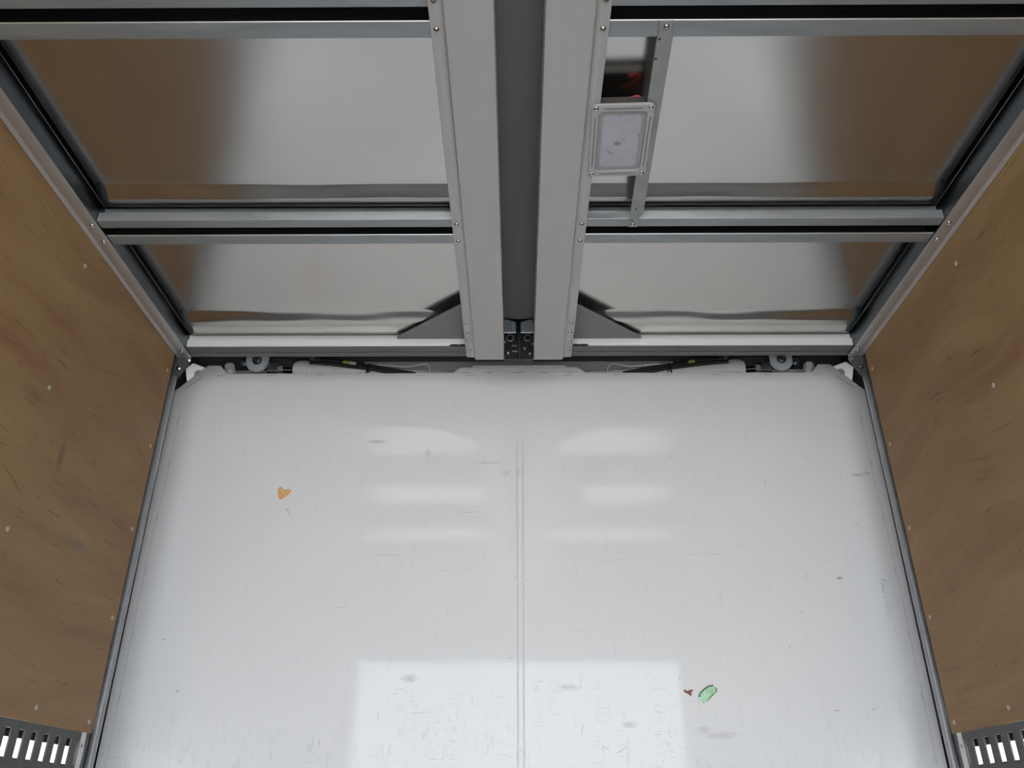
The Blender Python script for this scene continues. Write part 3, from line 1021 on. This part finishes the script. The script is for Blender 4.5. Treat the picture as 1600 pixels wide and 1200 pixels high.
# ================================================================== CORNER TUBES
for s, side in SIDES:
    bm = NB()
    cyl(bm, (s * 1.2475, 2.62, 0.0), (s * 1.2475, 2.62, 2.575), .0125, n=20)
    t = obj('corner_tube', bm, M['tube'], smooth=True)
    tag(t, 'grey upright tube in the gap between front wall and %s plywood wall' % side, 'tube')
    bm = NB()
    rnd = random.Random(11 + s)
    zz = [2.50 - .018 * k for k in range(22)]
    left = [(s * (1.2375 + rnd.uniform(-.0015, .0015)), z) for z in zz]
    right = [(s * (1.2350 - rnd.uniform(0, .004)), z) for z in reversed(zz)]
    prism(bm, left + right, 'y', 2.612, 2.616)
    obj('torn_edge', bm, M['ledge'], t)

# ================================================================== LASHING RAILS UNDER THE PLYWOOD
for s, side in SIDES:
    root = bpy.data.objects.new('lashing_rail', None)
    COL.objects.link(root)
    root.location = (s * S, 0, 1.25)
    tag(root, 'dark slotted lashing rail under the lower edge of the %s plywood wall' % side, 'rail')

    def rel(lo, hi, name, mat, bevel=0.0):
        bm = NB()
        a, b = sorted((s * lo[0], s * hi[0]))
        box(bm, (a - s * S, lo[1], lo[2] - 1.25), (b - s * S, hi[1], hi[2] - 1.25))
        return obj(name, bm, mat, root, bevel)
    # face plate built as top band, bottom band and the bars between its slots
    bm = NB()
    ys = []
    y = 2.3445
    while y > YR + .05:
        ys.append(y)
        y -= .0585

    def bb(y0, y1, z0, z1):
        a, b = sorted((0.0, s * .004))
        box(bm, (a, y0, z0 - 1.25), (b, y1, z1 - 1.25))
    bb(YR, 2.418, 1.2885, 1.3075)
    bb(YR, 2.418, 1.195, 1.2235)
    prev = 2.403
    bb(2.4165, 2.418, 1.2235, 1.2885)
    for y in ys:
        bb(y + .026, prev, 1.2235, 1.2885)
        prev = y
    bb(YR, prev, 1.2235, 1.2885)
    obj('face_plate', bm, M['grille'], root)
    rel((1.19, 2.420, 1.195), (1.1925, 2.446, 1.309), 'end_plate', M['rail'])
    pr = screw_proto((-s, 0, 0), .005, .002)
    place_screws(root, pr, [(0, 2.434, z - 1.25) for z in (1.275, 1.212)])
    rel((1.194, 2.462, 0.0), (1.236, YE, 1.309), 'end_post', M['grille'], .001)
    bm = NB()
    prism(bm, [(s * (x - S), y) for x, y in ((1.230, 2.4625), (1.236, 2.4625), (1.36, 2.712), (1.36, 2.73), (1.230, 2.473))], 'z', 1.19 - 1.25, 1.33 - 1.25)
    obj('light_guard', bm, M['black'], root)  # added plate that keeps slit daylight out of the front corner
    rel((1.238, YR, 1.276), (1.245, 2.4625, 1.312), 'back_lip', M['black'])
    rel((1.238, YR, 1.195), (1.245, 2.4625, 1.232), 'back_lip', M['black'])
    rel((1.206, YR, 1.306), (1.24, 2.4625, 1.312), 'channel_top', M['black'])

# ================================================================== SCRAPS STUCK TO THE FRONT WALL


def scrap(name, pts, mat, label, cat, bulge=.004):
    """crumpled flake: outline fan with a lifted, uneven middle"""
    rnd = random.Random(len(pts))
    cx = sum(p[0] for p in pts) / len(pts)
    cz = sum(p[1] for p in pts) / len(pts)
    bm = NB()
    rings = []
    for f, h in ((1.0, .0006), (.8, .8), (.45, 1.0)):
        rings.append([bm.verts.new((cx + (x - cx) * f, D - (h if h < .01 else bulge * h * rnd.uniform(.4, 1.0)), cz + (z - cz) * f)) for x, z in pts])
    back = [bm.verts.new((x, D + .0002, z)) for x, z in pts]
    n = len(pts)
    for a, b in zip([back] + rings, rings):
        for k in range(n):
            bm.faces.new((a[k], a[(k + 1) % n], b[(k + 1) % n], b[k]))
    bm.faces.new(rings[-1])
    bm.faces.new(back[::-1])
    return tag(obj(name, bm, mat), label, cat)


orange = [(-0.8577, 2.1398), (-0.8511, 2.147), (-0.8415, 2.1438), (-0.8349, 2.1333), (-0.8218, 2.1381), (-0.8117, 2.1365), (-0.8068, 2.1277),
          (-0.8161, 2.1173), (-0.8283, 2.1061), (-0.8348, 2.0982), (-0.8485, 2.099), (-0.8539, 2.111)]
scrap('tape_scrap', orange, M['orange'], 'crumpled tan scrap of tape stuck on the left half of the front wall', 'scrap')
green = [(0.5625, 1.4411), (0.5681, 1.4538), (0.5829, 1.4666), (0.5955, 1.4738), (0.612, 1.4778), (0.6225, 1.4666), (0.6204, 1.4554), (0.6038, 1.4427),
         (0.5888, 1.4285), (0.5764, 1.4222), (0.5674, 1.4316)]
g = scrap('film_scrap', green, M['green'], 'pale green scrap of film stuck low on the right half of the front wall', 'scrap', .003)
bm = NB()
for q in ([(0.5655, 1.4515), (0.5829, 1.4672), (0.5955, 1.4742), (0.6125, 1.4782), (0.6115, 1.4735), (0.596, 1.4700), (0.584, 1.4630), (0.570, 1.4500)],
          [(0.5620, 1.4405), (0.5665, 1.4505), (0.5690, 1.4470), (0.5688, 1.4415)],
          [(0.6195, 1.4700), (0.6228, 1.4666), (0.6206, 1.4550), (0.6172, 1.4530), (0.6195, 1.4610)],
          [(0.6160, 1.4525), (0.6038, 1.4420), (0.5900, 1.4290), (0.5895, 1.4305), (0.6020, 1.4435), (0.6120, 1.4520)],
          [(0.5745, 1.4232), (0.5780, 1.4222), (0.5770, 1.4250)]):
    prism(bm, q, 'y', D - .0042, D)
obj('dark_rim', bm, M['greendark'], g, kind='stuff')
brown = [(0.5178, 1.465), (0.5282, 1.4594), (0.5455, 1.4642), (0.5477, 1.4602), (0.5413, 1.4554), (0.5425, 1.4506), (0.5392, 1.4427), (0.5339, 1.4483),
         (0.5186, 1.4562)]
scrap('leaf_scrap', brown, M['brown'], 'tiny dark brown torn scrap beside the green film on the front wall', 'scrap', .003)
